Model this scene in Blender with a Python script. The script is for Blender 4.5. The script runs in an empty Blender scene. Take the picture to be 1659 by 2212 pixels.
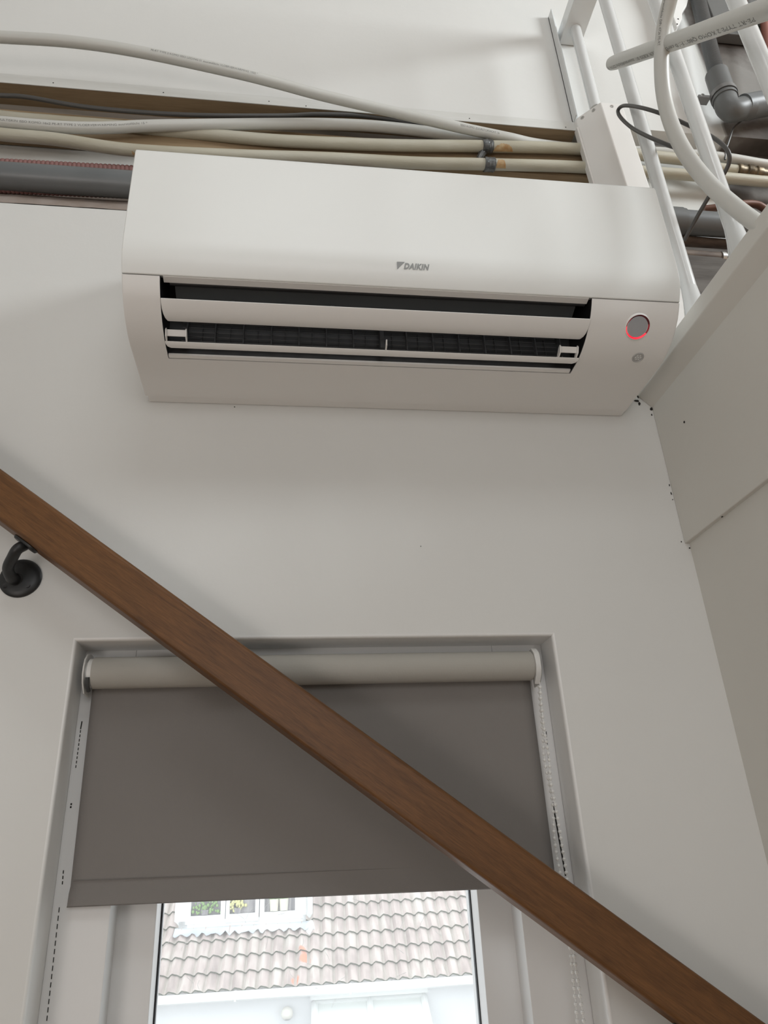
import bpy, bmesh, math, random
from mathutils import Vector, Matrix, noise
random.seed(4)
SC = bpy.context.scene
COL = SC.collection
# ------------------------------------------------------------------ camera
D = 1.06                       # camera stands 1.06 m in front of the far wall (wall face is y = 0)
FPX = 1563.94
R = Matrix(((0.9913288528727366, 0.13091020844055723, -0.011385200396751706),
            (-0.12317782337763526, 0.8955976881907428, -0.42747164202476085),
            (-0.04576384260496955, 0.4251673767276213, 0.9039570634032242)))
CAM = Vector((0, -D, 0))
cd = bpy.data.cameras.new('camera'); cam = bpy.data.objects.new('camera', cd); COL.objects.link(cam)
cd.sensor_fit = 'VERTICAL'; cd.sensor_height = 36.0; cd.sensor_width = 27.0
cd.lens = FPX / 2212 * 36.0; cd.clip_start = 0.02; cd.clip_end = 200
r_, f_, u_ = R.col[0], R.col[1], R.col[2]
cam.matrix_world = Matrix(((r_[0], u_[0], -f_[0], CAM[0]), (r_[1], u_[1], -f_[1], CAM[1]),
                           (r_[2], u_[2], -f_[2], CAM[2]), (0, 0, 0, 1)))
SC.camera = cam
# ------------------------------------------------------------------ light
SC.view_settings.view_transform = 'Standard'; SC.view_settings.look = 'None'
SC.view_settings.gamma = 1.0; SC.view_settings.use_curve_mapping = False
SC.view_settings.exposure = 0.0
wd = bpy.data.worlds.new('sky'); SC.world = wd; wd.use_nodes = True
bg = wd.node_tree.nodes['Background']; bg.inputs[0].default_value = (0.93, 0.97, 1.0, 1); bg.inputs[1].default_value = 2.35


def area(name, loc, target, sx, sy, power, color):
    l = bpy.data.lights.new(name, 'AREA'); l.shape = 'RECTANGLE'; l.size = sx; l.size_y = sy
    l.energy = power; l.color = color
    o = bpy.data.objects.new(name, l); COL.objects.link(o); o.location = loc
    o.rotation_euler = (Vector(target) - Vector(loc)).to_track_quat('-Z', 'Y').to_euler()
    return o


area('landing_window_light', (3.0, -1.45, 2.25), (0.1, 0, 0.9), 1.1, 0.9, 88, (0.93, 0.98, 1.0))
area('roof_window_light', (0.3, -2.4, 3.0), (0.1, 0, 0.6), 1.4, 1.1, 22, (0.94, 0.98, 1.0))
area('back_fill_light', (0.1, -3.3, 0.75), (0.1, 0, 0.4), 1.3, 0.9, 13, (0.97, 0.98, 1.0))  # added frontal fill from behind the camera, not an actual window
area('low_fill_light', (-1.5, -3.2, -0.9), (0.1, 0, 0.5), 1.2, 1.0, 25, (1.0, 0.93, 0.88))  # added low warm fill standing in for floor bounce, no window modelled


# ------------------------------------------------------------------ helpers
def ray(u, v):
    return R @ Vector((u - 829.5, FPX, 1106.0 - v))


def onY(u, v, y):
    d = ray(u, v); return CAM + d * ((D + y) / d[1])


def onX(u, v, x):
    d = ray(u, v); return CAM + d * (x / d[0])


def onPlane(u, v, p, n):
    d = ray(u, v); return CAM + d * ((Vector(p) - CAM).dot(n) / d.dot(n))


def mat(name, color, rough=0.5, metal=0.0, noise_amt=0.0, nscale=8.0, bump=0.0, bscale=60.0, color2=None,
        stretch=(1, 1, 1), spec=0.5, coat=0.0, emission=None, estr=0.0, lo=0.35, hi=0.65, detail=6.0):
    m = bpy.data.materials.new(name); m.use_nodes = True
    nt = m.node_tree; b = nt.nodes['Principled BSDF']
    b.inputs['Base Color'].default_value = (*color, 1); b.inputs['Roughness'].default_value = rough
    b.inputs['Metallic'].default_value = metal; b.inputs['Specular IOR Level'].default_value = spec
    b.inputs['Coat Weight'].default_value = coat
    if emission:
        b.inputs['Emission Color'].default_value = (*emission, 1); b.inputs['Emission Strength'].default_value = estr
    tc = nt.nodes.new('ShaderNodeTexCoord'); mp = nt.nodes.new('ShaderNodeMapping')
    mp.inputs['Scale'].default_value = stretch
    nt.links.new(tc.outputs['Object'], mp.inputs[0])
    if noise_amt or color2:
        n = nt.nodes.new('ShaderNodeTexNoise'); n.inputs['Scale'].default_value = nscale; n.inputs['Detail'].default_value = detail
        cr = nt.nodes.new('ShaderNodeValToRGB')
        c2 = color2 or tuple(c * (1 - noise_amt) for c in color)
        cr.color_ramp.elements[0].position = lo; cr.color_ramp.elements[1].position = hi
        cr.color_ramp.elements[0].color = (*c2, 1); cr.color_ramp.elements[1].color = (*color, 1)
        nt.links.new(mp.outputs[0], n.inputs['Vector']); nt.links.new(n.outputs[0], cr.inputs[0])
        nt.links.new(cr.outputs[0], b.inputs['Base Color'])
    if bump:
        n = nt.nodes.new('ShaderNodeTexNoise'); n.inputs['Scale'].default_value = bscale; n.inputs['Detail'].default_value = 4
        bp = nt.nodes.new('ShaderNodeBump'); bp.inputs['Strength'].default_value = bump; bp.inputs['Distance'].default_value = 0.002
        nt.links.new(mp.outputs[0], n.inputs['Vector']); nt.links.new(n.outputs[0], bp.inputs['Height'])
        nt.links.new(bp.outputs[0], b.inputs['Normal'])
    return m


M = {}
M['wall'] = mat('wall_paint', (0.70, 0.70, 0.68), 0.62, noise_amt=0.03, nscale=2.5, bump=0.25, bscale=35)
M['wall2'] = mat('side_wall_paint', (0.66, 0.65, 0.61), 0.6, noise_amt=0.03, nscale=2.5, bump=0.25, bscale=35)
M['gloss'] = mat('gloss_paint', (0.78, 0.78, 0.765), 0.35, noise_amt=0.04, nscale=6, bump=0.3, bscale=40)
M['room'] = mat('room_paint', (0.58, 0.56, 0.53), 0.8)
M['ac'] = mat('white_plastic', (0.80, 0.79, 0.77), 0.42)
M['ac_panel'] = mat('white_panel_plastic', (0.79, 0.80, 0.78), 0.36)
M['ac_dark'] = mat('dark_plastic', (0.055, 0.058, 0.06), 0.4)
M['ac_black'] = mat('black_plastic', (0.008, 0.008, 0.009), 0.5)
M['ac_fin'] = mat('grey_fin_plastic', (0.05, 0.053, 0.057), 0.4)
M['logo'] = mat('silver_print', (0.30, 0.31, 0.31), 0.4)
M['disc'] = mat('grey_lens', (0.38, 0.39, 0.41), 0.4)
M['chrome'] = mat('brushed_metal', (0.55, 0.55, 0.54), 0.3, metal=0.9)
M['rail_white'] = mat('white_enamel', (0.70, 0.72, 0.72), 0.22, coat=0.3, bump=0.12, bscale=50)
M['pipe_cream'] = mat('old_cream_pipe', (0.50, 0.48, 0.40), 0.45, color2=(0.43, 0.40, 0.31), nscale=5, stretch=(1.5, 6, 6), bump=0.2)
M['tube'] = mat('milky_plastic', (0.58, 0.58, 0.55), 0.38)
M['tube'].node_tree.nodes['Principled BSDF'].inputs['Subsurface Weight'].default_value = 0.25
M['tube'].node_tree.nodes['Principled BSDF'].inputs['Subsurface Radius'].default_value = (0.006, 0.006, 0.005)
M['print'] = mat('grey_print', (0.20, 0.20, 0.19), 0.6)
M['cable'] = mat('dark_grey_rubber', (0.075, 0.073, 0.07), 0.45)
M['hdpe'] = mat('grey_pvc', (0.145, 0.155, 0.16), 0.38, noise_amt=0.15, nscale=9)
M['hdpe2'] = mat('grey_fitting_pvc', (0.12, 0.125, 0.125), 0.42)
M['conduit'] = mat('red_brown_conduit', (0.24, 0.12, 0.11), 0.6)
M['plaster'] = mat('taupe_plaster', (0.34, 0.305, 0.265), 0.9, noise_amt=0.15, nscale=12, bump=0.4, bscale=40)
M['wplaster'] = mat('rough_white_plaster', (0.70, 0.70, 0.67), 0.7, color2=(0.62, 0.62, 0.6), nscale=9, bump=0.6, bscale=14)
M['brown'] = mat('brown_mortar', (0.24, 0.19, 0.155), 0.95, color2=(0.34, 0.29, 0.26), nscale=14, bump=0.7, bscale=30)
M['lead'] = mat('lead_tape', (0.16, 0.165, 0.165), 0.35, metal=0.6, noise_amt=0.5, nscale=70, bump=1.0, bscale=120)
M['stain'] = mat('flux_stain', (0.36, 0.20, 0.075), 0.5, color2=(0.50, 0.38, 0.22), nscale=60)
M['brass'] = mat('tarnished_brass', (0.20, 0.15, 0.09), 0.4, metal=0.7, noise_amt=0.6, nscale=50)
M['rust'] = mat('rusty_steel', (0.17, 0.13, 0.10), 0.6, metal=0.3, color2=(0.07, 0.05, 0.04), nscale=30, stretch=(.5, 2, 2))
M['bracket'] = mat('black_powder_coat', (0.012, 0.013, 0.014), 0.42, bump=0.1, bscale=200)
M['blind'] = mat('taupe_blind_fabric', (0.215, 0.20, 0.188), 0.85, noise_amt=0.05, nscale=3, bump=0.15, bscale=400)
M['blind_roll'] = mat('light_blind_fabric', (0.40, 0.385, 0.35), 0.8, bump=0.1, bscale=400)
M['blind_white'] = mat('white_bracket_plastic', (0.68, 0.68, 0.66), 0.35)
M['chain'] = mat('clear_white_bead', (0.76, 0.76, 0.74), 0.25)
M['frame'] = mat('window_frame_paint', (0.74, 0.74, 0.735), 0.4, noise_amt=0.05, nscale=5)
M['seal'] = mat('black_rubber_seal', (0.01, 0.011, 0.014), 0.6)
M['ext_white'] = mat('exterior_white_render', (0.80, 0.81, 0.82), 0.8, noise_amt=0.02, nscale=3)
M['ext_frame'] = mat('exterior_white_paint', (0.80, 0.81, 0.80), 0.5)
M['lead_flash'] = mat('lead_flashing', (0.50, 0.54, 0.58), 0.6, color2=(0.66, 0.68, 0.68), nscale=4)
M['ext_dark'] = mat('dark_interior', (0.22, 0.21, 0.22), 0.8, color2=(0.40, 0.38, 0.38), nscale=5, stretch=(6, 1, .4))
M['pot'] = mat('cream_pot', (0.72, 0.70, 0.60), 0.6)
M['leaf'] = mat('leaf_green', (0.22, 0.36, 0.12), 0.6)
M['street'] = mat('street', (0.35, 0.34, 0.33), 0.9)
M['hole'] = mat('dark_crack', (0.02, 0.018, 0.015), 0.9)
M['darkgrey'] = mat('dark_grey_panel', (0.12, 0.12, 0.115), 0.6)  # plain dark grey of the panel at the top


def wood(name, c1, c2, scale, stretch, rough=0.4, coat=0.0, rot=0.0, dist=1.2):
    m = bpy.data.materials.new(name); m.use_nodes = True
    nt = m.node_tree; b = nt.nodes['Principled BSDF']; b.inputs['Roughness'].default_value = rough
    b.inputs['Specular IOR Level'].default_value = .3
    b.inputs['Coat Weight'].default_value = coat; b.inputs['Coat Roughness'].default_value = 0.35
    tc = nt.nodes.new('ShaderNodeTexCoord'); mp = nt.nodes.new('ShaderNodeMapping')
    mp.inputs['Scale'].default_value = stretch; mp.inputs['Rotation'].default_value = (0, rot, 0)
    n1 = nt.nodes.new('ShaderNodeTexNoise'); n1.inputs['Scale'].default_value = scale; n1.inputs['Detail'].default_value = 8
    n1.inputs['Distortion'].default_value = dist
    n2 = nt.nodes.new('ShaderNodeTexNoise'); n2.inputs['Scale'].default_value = scale * 7; n2.inputs['Detail'].default_value = 5
    mx = nt.nodes.new('ShaderNodeMix'); mx.data_type = 'FLOAT'; mx.inputs[0].default_value = 0.45
    cr = nt.nodes.new('ShaderNodeValToRGB')
    cr.color_ramp.elements[0].position = 0.32; cr.color_ramp.elements[1].position = 0.68
    cr.color_ramp.elements[0].color = (*c2, 1); cr.color_ramp.elements[1].color = (*c1, 1)
    bp = nt.nodes.new('ShaderNodeBump'); bp.inputs['Strength'].default_value = 0.15; bp.inputs['Distance'].default_value = 0.001
    L = nt.links.new
    L(tc.outputs['Object'], mp.inputs[0]); L(mp.outputs[0], n1.inputs['Vector']); L(mp.outputs[0], n2.inputs['Vector'])
    L(n1.outputs[0], mx.inputs[2]); L(n2.outputs[0], mx.inputs[3]); L(mx.outputs[0], cr.inputs[0])
    L(cr.outputs[0], b.inputs['Base Color']); L(mx.outputs[0], bp.inputs['Height']); L(bp.outputs[0], b.inputs['Normal'])
    return m


M['handrail'] = wood('oiled_hardwood', (0.170, 0.076, 0.025), (0.080, 0.035, 0.012), 9, (0.9, 10, 10), 0.45, 0.06)
M['pine'] = wood('raw_pine', (0.33, 0.245, 0.15), (0.24, 0.17, 0.10), 6, (0.6, 9, 9), 0.75)
M['pine2'] = wood('painted_pine', (0.66, 0.66, 0.64), (0.60, 0.60, 0.57), 6, (0.8, 9, 9), 0.55)

# glass
g = bpy.data.materials.new('window_glass'); g.use_nodes = True; nt = g.node_tree
for n in list(nt.nodes):
    nt.nodes.remove(n)
out = nt.nodes.new('ShaderNodeOutputMaterial'); tr = nt.nodes.new('ShaderNodeBsdfTransparent'); gl = nt.nodes.new('ShaderNodeBsdfGlossy')
gl.inputs['Roughness'].default_value = 0.02; gl.inputs['Color'].default_value = (1, 1, 1, 1)
tr.inputs['Color'].default_value = (0.96, 0.97, 0.97, 1)
mx = nt.nodes.new('ShaderNodeMixShader'); mx.inputs[0].default_value = 0.04
tl = nt.nodes.new('ShaderNodeBsdfTranslucent'); tl.inputs[0].default_value = (0.95, 0.96, 0.98, 1)
mx2 = nt.nodes.new('ShaderNodeMixShader'); mx2.inputs[0].default_value = 0.08
nt.links.new(tr.outputs[0], mx.inputs[1]); nt.links.new(gl.outputs[0], mx.inputs[2])
nt.links.new(mx.outputs[0], mx2.inputs[1]); nt.links.new(tl.outputs[0], mx2.inputs[2]); nt.links.new(mx2.outputs[0], out.inputs[0])
M['glass'] = g


# ------------------------------------------------------------------ mesh helpers
class MB:
    def __init__(s): s.bm = bmesh.new()

    def box(s, x0, x1, y0, y1, z0, z1):
        v = [s.bm.verts.new(p) for p in ((x0, y0, z0), (x1, y0, z0), (x1, y1, z0), (x0, y1, z0), (x0, y0, z1), (x1, y0, z1), (x1, y1, z1), (x0, y1, z1))]
        for f in ((3, 2, 1, 0), (4, 5, 6, 7), (0, 1, 5, 4), (1, 2, 6, 5), (2, 3, 7, 6), (3, 0, 4, 7)):
            s.bm.faces.new([v[i] for i in f])
        return s

    def hexa(s, a, b):            # a, b: two loops of n points joined as a prism
        va = [s.bm.verts.new(p) for p in a]; vb = [s.bm.verts.new(p) for p in b]; n = len(a)
        s.bm.faces.new(va[::-1]); s.bm.faces.new(vb)
        for i in range(n):
            j = (i + 1) % n; s.bm.faces.new((va[i], va[j], vb[j], vb[i]))
        return s

    def tube(s, path, rad, n=16, caps=True, radf=None):
        path = [Vector(p) for p in path]; rings = []
        t0 = (path[1] - path[0]).normalized()
        up = Vector((0, 0, 1)) if abs(t0.z) < .9 else Vector((0, 1, 0))
        nx = t0.cross(up).normalized()
        for i, p in enumerate(path):
            t = (path[min(i + 1, len(path) - 1)] - path[max(i - 1, 0)]).normalized()
            nx = (nx - t * nx.dot(t)).normalized(); ny = t.cross(nx)
            r = radf[i] if radf else rad
            rings.append([s.bm.verts.new(p + (nx * math.cos(2 * math.pi * k / n) + ny * math.sin(2 * math.pi * k / n)) * r) for k in range(n)])
        for a, b in zip(rings, rings[1:]):
            for k in range(n):
                s.bm.faces.new((a[k], a[(k + 1) % n], b[(k + 1) % n], b[k]))
        if caps:
            s.bm.faces.new(rings[0][::-1]); s.bm.faces.new(rings[-1])
        return s

    def lathe(s, c, axis, prof, n=40, mi=None):      # prof: (radius, height along axis)
        axis = Vector(axis).normalized(); q = Vector((0, 0, 1)).rotation_difference(axis)
        rings = []
        for r, h in prof:
            if r < 1e-6:
                rings.append([s.bm.verts.new(Vector(c) + axis * h)])
            else:
                rings.append([s.bm.verts.new(Vector(c) + q @ Vector((r * math.cos(2 * math.pi * k / n), r * math.sin(2 * math.pi * k / n), h))) for k in range(n)])
        for a, b in zip(rings, rings[1:]):
            for k in range(n):
                k2 = (k + 1) % n
                if len(a) == 1 and len(b) == 1: continue
                if len(a) == 1: s.bm.faces.new((a[0], b[k], b[k2]))
                elif len(b) == 1: s.bm.faces.new((a[k], a[k2], b[0]))
                else: s.bm.faces.new((a[k], a[k2], b[k2], b[k]))
        return s

    def ball(s, c, r, seg=8):
        bmesh.ops.create_uvsphere(s.bm, u_segments=seg, v_segments=max(4, seg // 2), radius=r, matrix=Matrix.Translation(c)); return s

    def build(s, name, m, parent=None, smooth=True, bevel=0.0, segs=2, angle=35, doubles=0.0):
        if doubles: bmesh.ops.remove_doubles(s.bm, verts=s.bm.verts, dist=doubles)
        bmesh.ops.recalc_face_normals(s.bm, faces=s.bm.faces)
        me = bpy.data.meshes.new(name); s.bm.to_mesh(me); s.bm.free()
        for mm in (m if isinstance(m, (list, tuple)) else [m]): me.materials.append(mm)
        o = bpy.data.objects.new(name, me); COL.objects.link(o)
        if parent: o.parent = parent; o.matrix_parent_inverse = parent.matrix_world.inverted()
        if bevel:
            md = o.modifiers.new('bevel', 'BEVEL'); md.width = bevel; md.segments = segs; md.limit_method = 'ANGLE'; md.angle_limit = math.radians(angle)
        if smooth:
            for p in me.polygons: p.use_smooth = True
            try:
                me.set_sharp_from_angle(angle=math.radians(38))
            except Exception:
                pass
            if bevel:
                w = o.modifiers.new('wn', 'WEIGHTED_NORMAL'); w.keep_sharp = False
        return o


def tag(o, label=None, cat=None, group=None, kind=None):
    if label: o['label'] = label
    if cat: o['category'] = cat
    if group: o['group'] = group
    if kind: o['kind'] = kind
    return o


def empty(name, loc, label, cat, group=None):
    o = bpy.data.objects.new(name, None); COL.objects.link(o); o.location = loc; o.empty_display_size = .05
    o.matrix_world = Matrix.Translation(loc)
    return tag(o, label, cat, group)


def spline(pts, n=10):             # Catmull-Rom through 3D points
    P = [Vector(p) for p in pts]; P = [P[0] * 2 - P[1]] + P + [P[-1] * 2 - P[-2]]; out = []
    for i in range(1, len(P) - 2):
        a, b, c, d = P[i - 1:i + 3]
        for k in range(n):
            t = k / n
            out.append(0.5 * ((2 * b) + (c - a) * t + (2 * a - 5 * b + 4 * c - d) * t * t + (3 * b - a - 3 * c + d) * t ** 3))
    out.append(P[-2]); return out


def pxY(pts, n=10):                # (u, v, y) control points -> smooth path
    return spline([onY(*p) for p in pts], n)


def far_left(path):
    p = path[0]; return [Vector((-1.86, p.y, p.z))] + path


def pxX(pts, n=10):
    return spline([onX(*p) for p in pts], n)


def text_mesh(s, size, shear=0.0, bold=0.0, space=1.0):
    c = bpy.data.curves.new('lettering', 'FONT'); c.body = s; c.size = size; c.shear = shear; c.offset = bold; c.space_character = space
    c.resolution_u = 3
    o = bpy.data.objects.new('lettering', c); COL.objects.link(o)
    bpy.context.view_layer.update()
    me = bpy.data.meshes.new_from_object(o.evaluated_get(bpy.context.evaluated_depsgraph_get()))
    bpy.data.objects.remove(o); return me


def wrap_text(s, size, path, start, rad, face, parent, flip=False, shift=0.0, fit=None):
    """print running along a tube; path polyline, start = arc length, face = direction the print faces"""
    me = text_mesh(s, size); path = [Vector(p) for p in path]
    L = [0.0]
    for a, b in zip(path, path[1:]): L.append(L[-1] + (b - a).length)
    face = Vector(face)
    kx = fit / max(v.co.x for v in me.vertices) if fit else 1.0

    def fr(d):
        d = min(max(d, 0), L[-1] - 1e-5); i = 0
        while i < len(L) - 2 and L[i + 1] < d: i += 1
        t = (path[i + 1] - path[i]).normalized(); return path[i] + t * (d - L[i]), t
    for v in me.vertices:
        x, y = v.co.x * kx, v.co.y
        if flip: x, y = -x, -y
        p, t = fr(start + x); nn = (face - t * face.dot(t)).normalized(); up = nn.cross(t)
        a = (y + shift) / rad
        v.co = p + (nn * math.cos(a) + up * math.sin(a)) * (rad + .0002)
    me.materials.append(M['print'])
    o = bpy.data.objects.new('printed_text', me); COL.objects.link(o)
    o.parent = parent; o.matrix_parent_inverse = parent.matrix_world.inverted()
    tag(o, 'small grey printing'); return o


def struct(mb, name, m, **k):
    o = mb.build(name, m, **k); o['kind'] = 'structure'; return o


# ------------------------------------------------------------------ structure
XL, XR = -0.298, 0.409             # window recess
ZT, ZB = 0.2935, -0.80
CH0, CH1 = 1.140, 1.474            # chase (slot) in the wall
b = MB()
RV = .0035
b.box(-1.9, XL - RV, 0, .055, -1.7, CH0 - .015); b.box(XR + RV, 0.69, 0, .055, -1.7, CH0 - .015)
b.box(XL - RV, XR + RV, 0, .055, ZT + RV, CH0 - .015); b.box(XL - RV, XR + RV, 0, .055, -1.7, ZB)
b.box(-1.9, XL, .055, .24, -1.7, CH0 - .015); b.box(XR, 3.2, .055, .24, -1.7, CH0 - .015)
b.box(XL, XR, .055, .24, ZT + .06, CH0 - .015); b.box(XL, XR, .055, .24, -1.7, ZB - .05)
b.box(-1.9, 3.2, .06, .24, CH0 - .015, CH1 + .03)
b.box(-1.9, 1.02, 0, .24, CH1 + .028, 3.1)
wall = struct(b, 'wall_far', M['wall'], smooth=False)
# rounded lip along the bottom of the chase
prof = [(0, CH0 - .015), (0, CH0 - .002), (.003, CH0), (.012, CH0), (.06, CH0), (.06, CH0 - .015)]
struct(MB().hexa([(-1.9, y, z) for y, z in prof], [(0.69, y, z) for y, z in prof]), 'trim_1', M['wall'], smooth=False)
# bare wall above the landing
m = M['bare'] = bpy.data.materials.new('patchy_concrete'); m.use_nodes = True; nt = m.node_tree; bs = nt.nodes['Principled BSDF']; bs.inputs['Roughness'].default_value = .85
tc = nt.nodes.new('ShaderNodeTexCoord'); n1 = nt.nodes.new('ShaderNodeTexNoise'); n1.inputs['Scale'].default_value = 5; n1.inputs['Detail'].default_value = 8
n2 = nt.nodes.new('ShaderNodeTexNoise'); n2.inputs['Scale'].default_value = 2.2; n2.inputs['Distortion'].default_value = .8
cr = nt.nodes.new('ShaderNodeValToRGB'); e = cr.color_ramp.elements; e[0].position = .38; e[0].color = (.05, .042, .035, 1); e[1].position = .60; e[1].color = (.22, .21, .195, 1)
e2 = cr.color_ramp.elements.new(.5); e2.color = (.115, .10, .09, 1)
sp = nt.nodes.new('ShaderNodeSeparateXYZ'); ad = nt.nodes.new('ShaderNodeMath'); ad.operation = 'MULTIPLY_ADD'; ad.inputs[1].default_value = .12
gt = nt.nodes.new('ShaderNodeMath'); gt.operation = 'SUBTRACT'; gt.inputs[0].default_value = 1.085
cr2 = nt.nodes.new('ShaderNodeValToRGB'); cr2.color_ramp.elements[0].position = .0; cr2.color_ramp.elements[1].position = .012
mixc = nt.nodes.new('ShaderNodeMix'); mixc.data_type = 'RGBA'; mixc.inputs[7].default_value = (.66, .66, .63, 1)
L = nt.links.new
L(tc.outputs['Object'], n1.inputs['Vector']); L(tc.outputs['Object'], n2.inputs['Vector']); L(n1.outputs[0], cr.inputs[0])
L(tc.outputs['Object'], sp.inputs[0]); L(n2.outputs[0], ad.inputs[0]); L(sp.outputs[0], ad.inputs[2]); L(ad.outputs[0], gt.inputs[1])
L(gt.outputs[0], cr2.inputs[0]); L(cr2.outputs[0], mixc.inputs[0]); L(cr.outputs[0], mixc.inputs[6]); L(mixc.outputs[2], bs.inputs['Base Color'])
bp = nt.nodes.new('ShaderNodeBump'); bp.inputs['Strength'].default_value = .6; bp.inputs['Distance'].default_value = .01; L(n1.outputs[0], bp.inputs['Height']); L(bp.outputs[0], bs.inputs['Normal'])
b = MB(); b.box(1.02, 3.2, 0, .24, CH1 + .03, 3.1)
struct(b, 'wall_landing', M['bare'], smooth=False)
b = MB(); prev = None
for i in range(121):
    x = -1.2 + 1.3 * i / 120; w = noise.noise(Vector((x * 14, 0, 0))) * .004 + noise.noise(Vector((x * 50, 3, 0))) * .002
    row = [b.bm.verts.new(p) for p in ((x, -.0006, CH0 - .0005 + w * (1 if w < 0 else .3)), (x, .003, CH0 + .010), (x, .010 + w * .5, CH0 + .024), (x, .022 + w, CH0 + .044), (x, .046, CH0 + .075))]
    if prev:
        for k in range(4): b.bm.faces.new((prev[k], row[k], row[k + 1], prev[k + 1]))
    prev = row
struct(b, 'trim_10', M['brown'])
# inside the chase: taupe plaster, white cove, brown mortar
b = MB(); b.box(-1.9, .80, .047, .062, 1.37, CH1 + .03); struct(b, 'trim_2', M['plaster'], smooth=False)
cove = [(.0565, 1.375), (.047, 1.352), (.0455, 1.33), (.048, 1.30), (.0485, 1.28), (.052, 1.262), (.056, 1.25), (.06, 1.25), (.06, 1.375)]
struct(MB().hexa([(-1.9, y, z) for y, z in cove], [(1.16, y, z) for y, z in cove]), 'trim_3', M['wplaster'])
b = MB(); b.box(-1.9, .8, .045, .062, CH0 - .01, 1.251); struct(b, 'trim_4', M['brown'], smooth=False)
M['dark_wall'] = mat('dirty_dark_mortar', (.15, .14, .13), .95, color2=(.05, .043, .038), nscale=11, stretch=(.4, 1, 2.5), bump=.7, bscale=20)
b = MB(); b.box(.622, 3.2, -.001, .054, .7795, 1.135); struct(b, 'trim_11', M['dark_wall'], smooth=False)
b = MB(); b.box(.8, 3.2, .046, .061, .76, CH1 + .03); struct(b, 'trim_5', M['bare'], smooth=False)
# stuff of the other sides of the room, outside the frame
b = MB(); b.box(-2.0, -1.9, -3.4, .1, -1.7, 3.1); struct(b, 'wall_left', M['room'], smooth=False)
b = MB(); b.box(-2.0, 3.3, -3.5, -3.4, -1.7, 3.1); struct(b, 'wall_back', M['room'], smooth=False)
b = MB(); b.box(3.2, 3.3, -3.5, .1, .7, 3.1); struct(b, 'wall_right', M['room'], smooth=False)
b = MB(); b.box(-2.0, 3.3, -3.5, .2, 3.1, 3.2); struct(b, 'ceiling', M['room'], smooth=False)
b = MB(); b.box(-2.0, .75, -3.5, .05, -1.8, -1.7)
M['floorwood'] = wood('floor_wood', (0.42, 0.27, 0.17), (0.30, 0.19, 0.11), 3, (.6, 6, 6), .5)
struct(b, 'floor', M['floorwood'], smooth=False)
b = MB(); b.box(.69, 3.2, -3.4, .0, .60, .778); struct(b, 'floor_landing', M['floorwood'], smooth=False)
# side wall of the stairwell: lower part slightly set back, panel above it, edge board on top
b = MB(); b.box(.6755, .80, -3.4, .0, -1.7, .452); struct(b, 'wall_stairwell', M['wall2'], smooth=False)
b = MB(); b.box(.667, .69, -3.4, .0, .4505, .735)
struct(b, 'trim_6', M['wall2'], bevel=.0015)
prof = [(.667, .715), (.668, .722), (.6465, .745), (.644, .748), (.6435, .776), (.646, .7785), (.70, .779), (.70, .715)]
struct(MB().hexa([(x, .0, z) for x, z in prof], [(x, -3.4, z) for x, z in prof]), 'trim_7', M['wall2'], bevel=.0015, angle=20)
# cracks and chips where paint meets paint
b = MB()


def chip(p, w, h, ax):
    p = Vector(p)
    ring = [p + Vector(ax[0]) * w * random.uniform(.6, 1.2) * math.cos(a) + Vector(ax[1]) * h * random.uniform(.5, 1.2) * math.sin(a) for a in [k * math.pi / 3 for k in range(6)]]
    nrm = Vector(ax[0]).cross(Vector(ax[1])) * .0006
    b.hexa([q - nrm for q in ring], [q + nrm for q in ring])


XZ = ((1, 0, 0), (0, 0, 1)); YZ = ((0, 1, 0), (0, 0, 1))
for u, v, w, h in ((1378, 856, 2, 9), (1376, 866, 8, 3), (1381, 872, 3, 6), (1407, 884, 4, 6), (1408, 896, 1.5, 4), (1446, 1048, 1.2, 4), (1450, 1066, 1.2, 4), (1453, 1079, 1.2, 1.5),
                   (507, 879, 1.5, 1.5), (909, 1180, 1, 1.2), (1490, 1184, 2, 2), (1472, 1170, 1, 2)):
    chip(onY(u, v, -.0008), w / 1400, h / 1400, XZ)
for u, v, w, h in ((1478, 912, 3, 3),):
    chip(onX(u, v, .6665), w / 1500, h / 1500, YZ)
for u, v in ((1560, 1116), (1618, 1085), (1625, 1078), (1632, 1070), (1640, 1066), (1645, 1060), (1622, 1088), (1650, 1062), (1508, 1173)):
    chip(onPlane(u, v, (0, 0, .4503), Vector((0, 0, 1))), .0012, .003, ((1, 0, 0), (0, 1, 0)))
o = struct(b, 'trim_8', M['hole'], smooth=False); o['label'] = 'dark paint cracks and chips in the corner'

# ------------------------------------------------------------------ window
b = MB()
FY, SY, GY = .056, .103, .148
FLx, FRx, SLx, SRx = -.225, .327, -.173, .278
b.box(XL - .03, FLx, FY, SY + .02, ZB - .02, ZT + .03); b.box(FRx, XR + .03, FY, SY + .02, ZB - .02, ZT + .03)
b.box(FLx, FRx, FY, SY + .02, ZT - .06, ZT + .03); b.box(FLx, FRx, FY, SY + .02, ZB - .02, ZB + .06)
win = struct(b, 'window_1', M['frame'], bevel=.001)
b = MB()
b.box(FLx - .01, SLx, SY, GY + .03, ZB + .04, ZT - .04); b.box(SRx, FRx + .01, SY, GY + .03, ZB + .04, ZT - .04)
b.box(SLx, SRx, SY, GY + .03, ZT - .13, ZT - .04); b.box(SLx, SRx, SY, GY + .03, ZB + .04, ZB + .13)
sash = b.build('sash', M['frame'], win, bevel=.001)
b = MB(); b.box(SLx + .000, SLx + .0022, GY - .004, GY + .005, ZB + .13, ZT - .13); b.box(SRx - .0016, SRx, GY - .004, GY + .005, ZB + .13, ZT - .13)
b.build('glazing_seal', M['seal'], sash)
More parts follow.
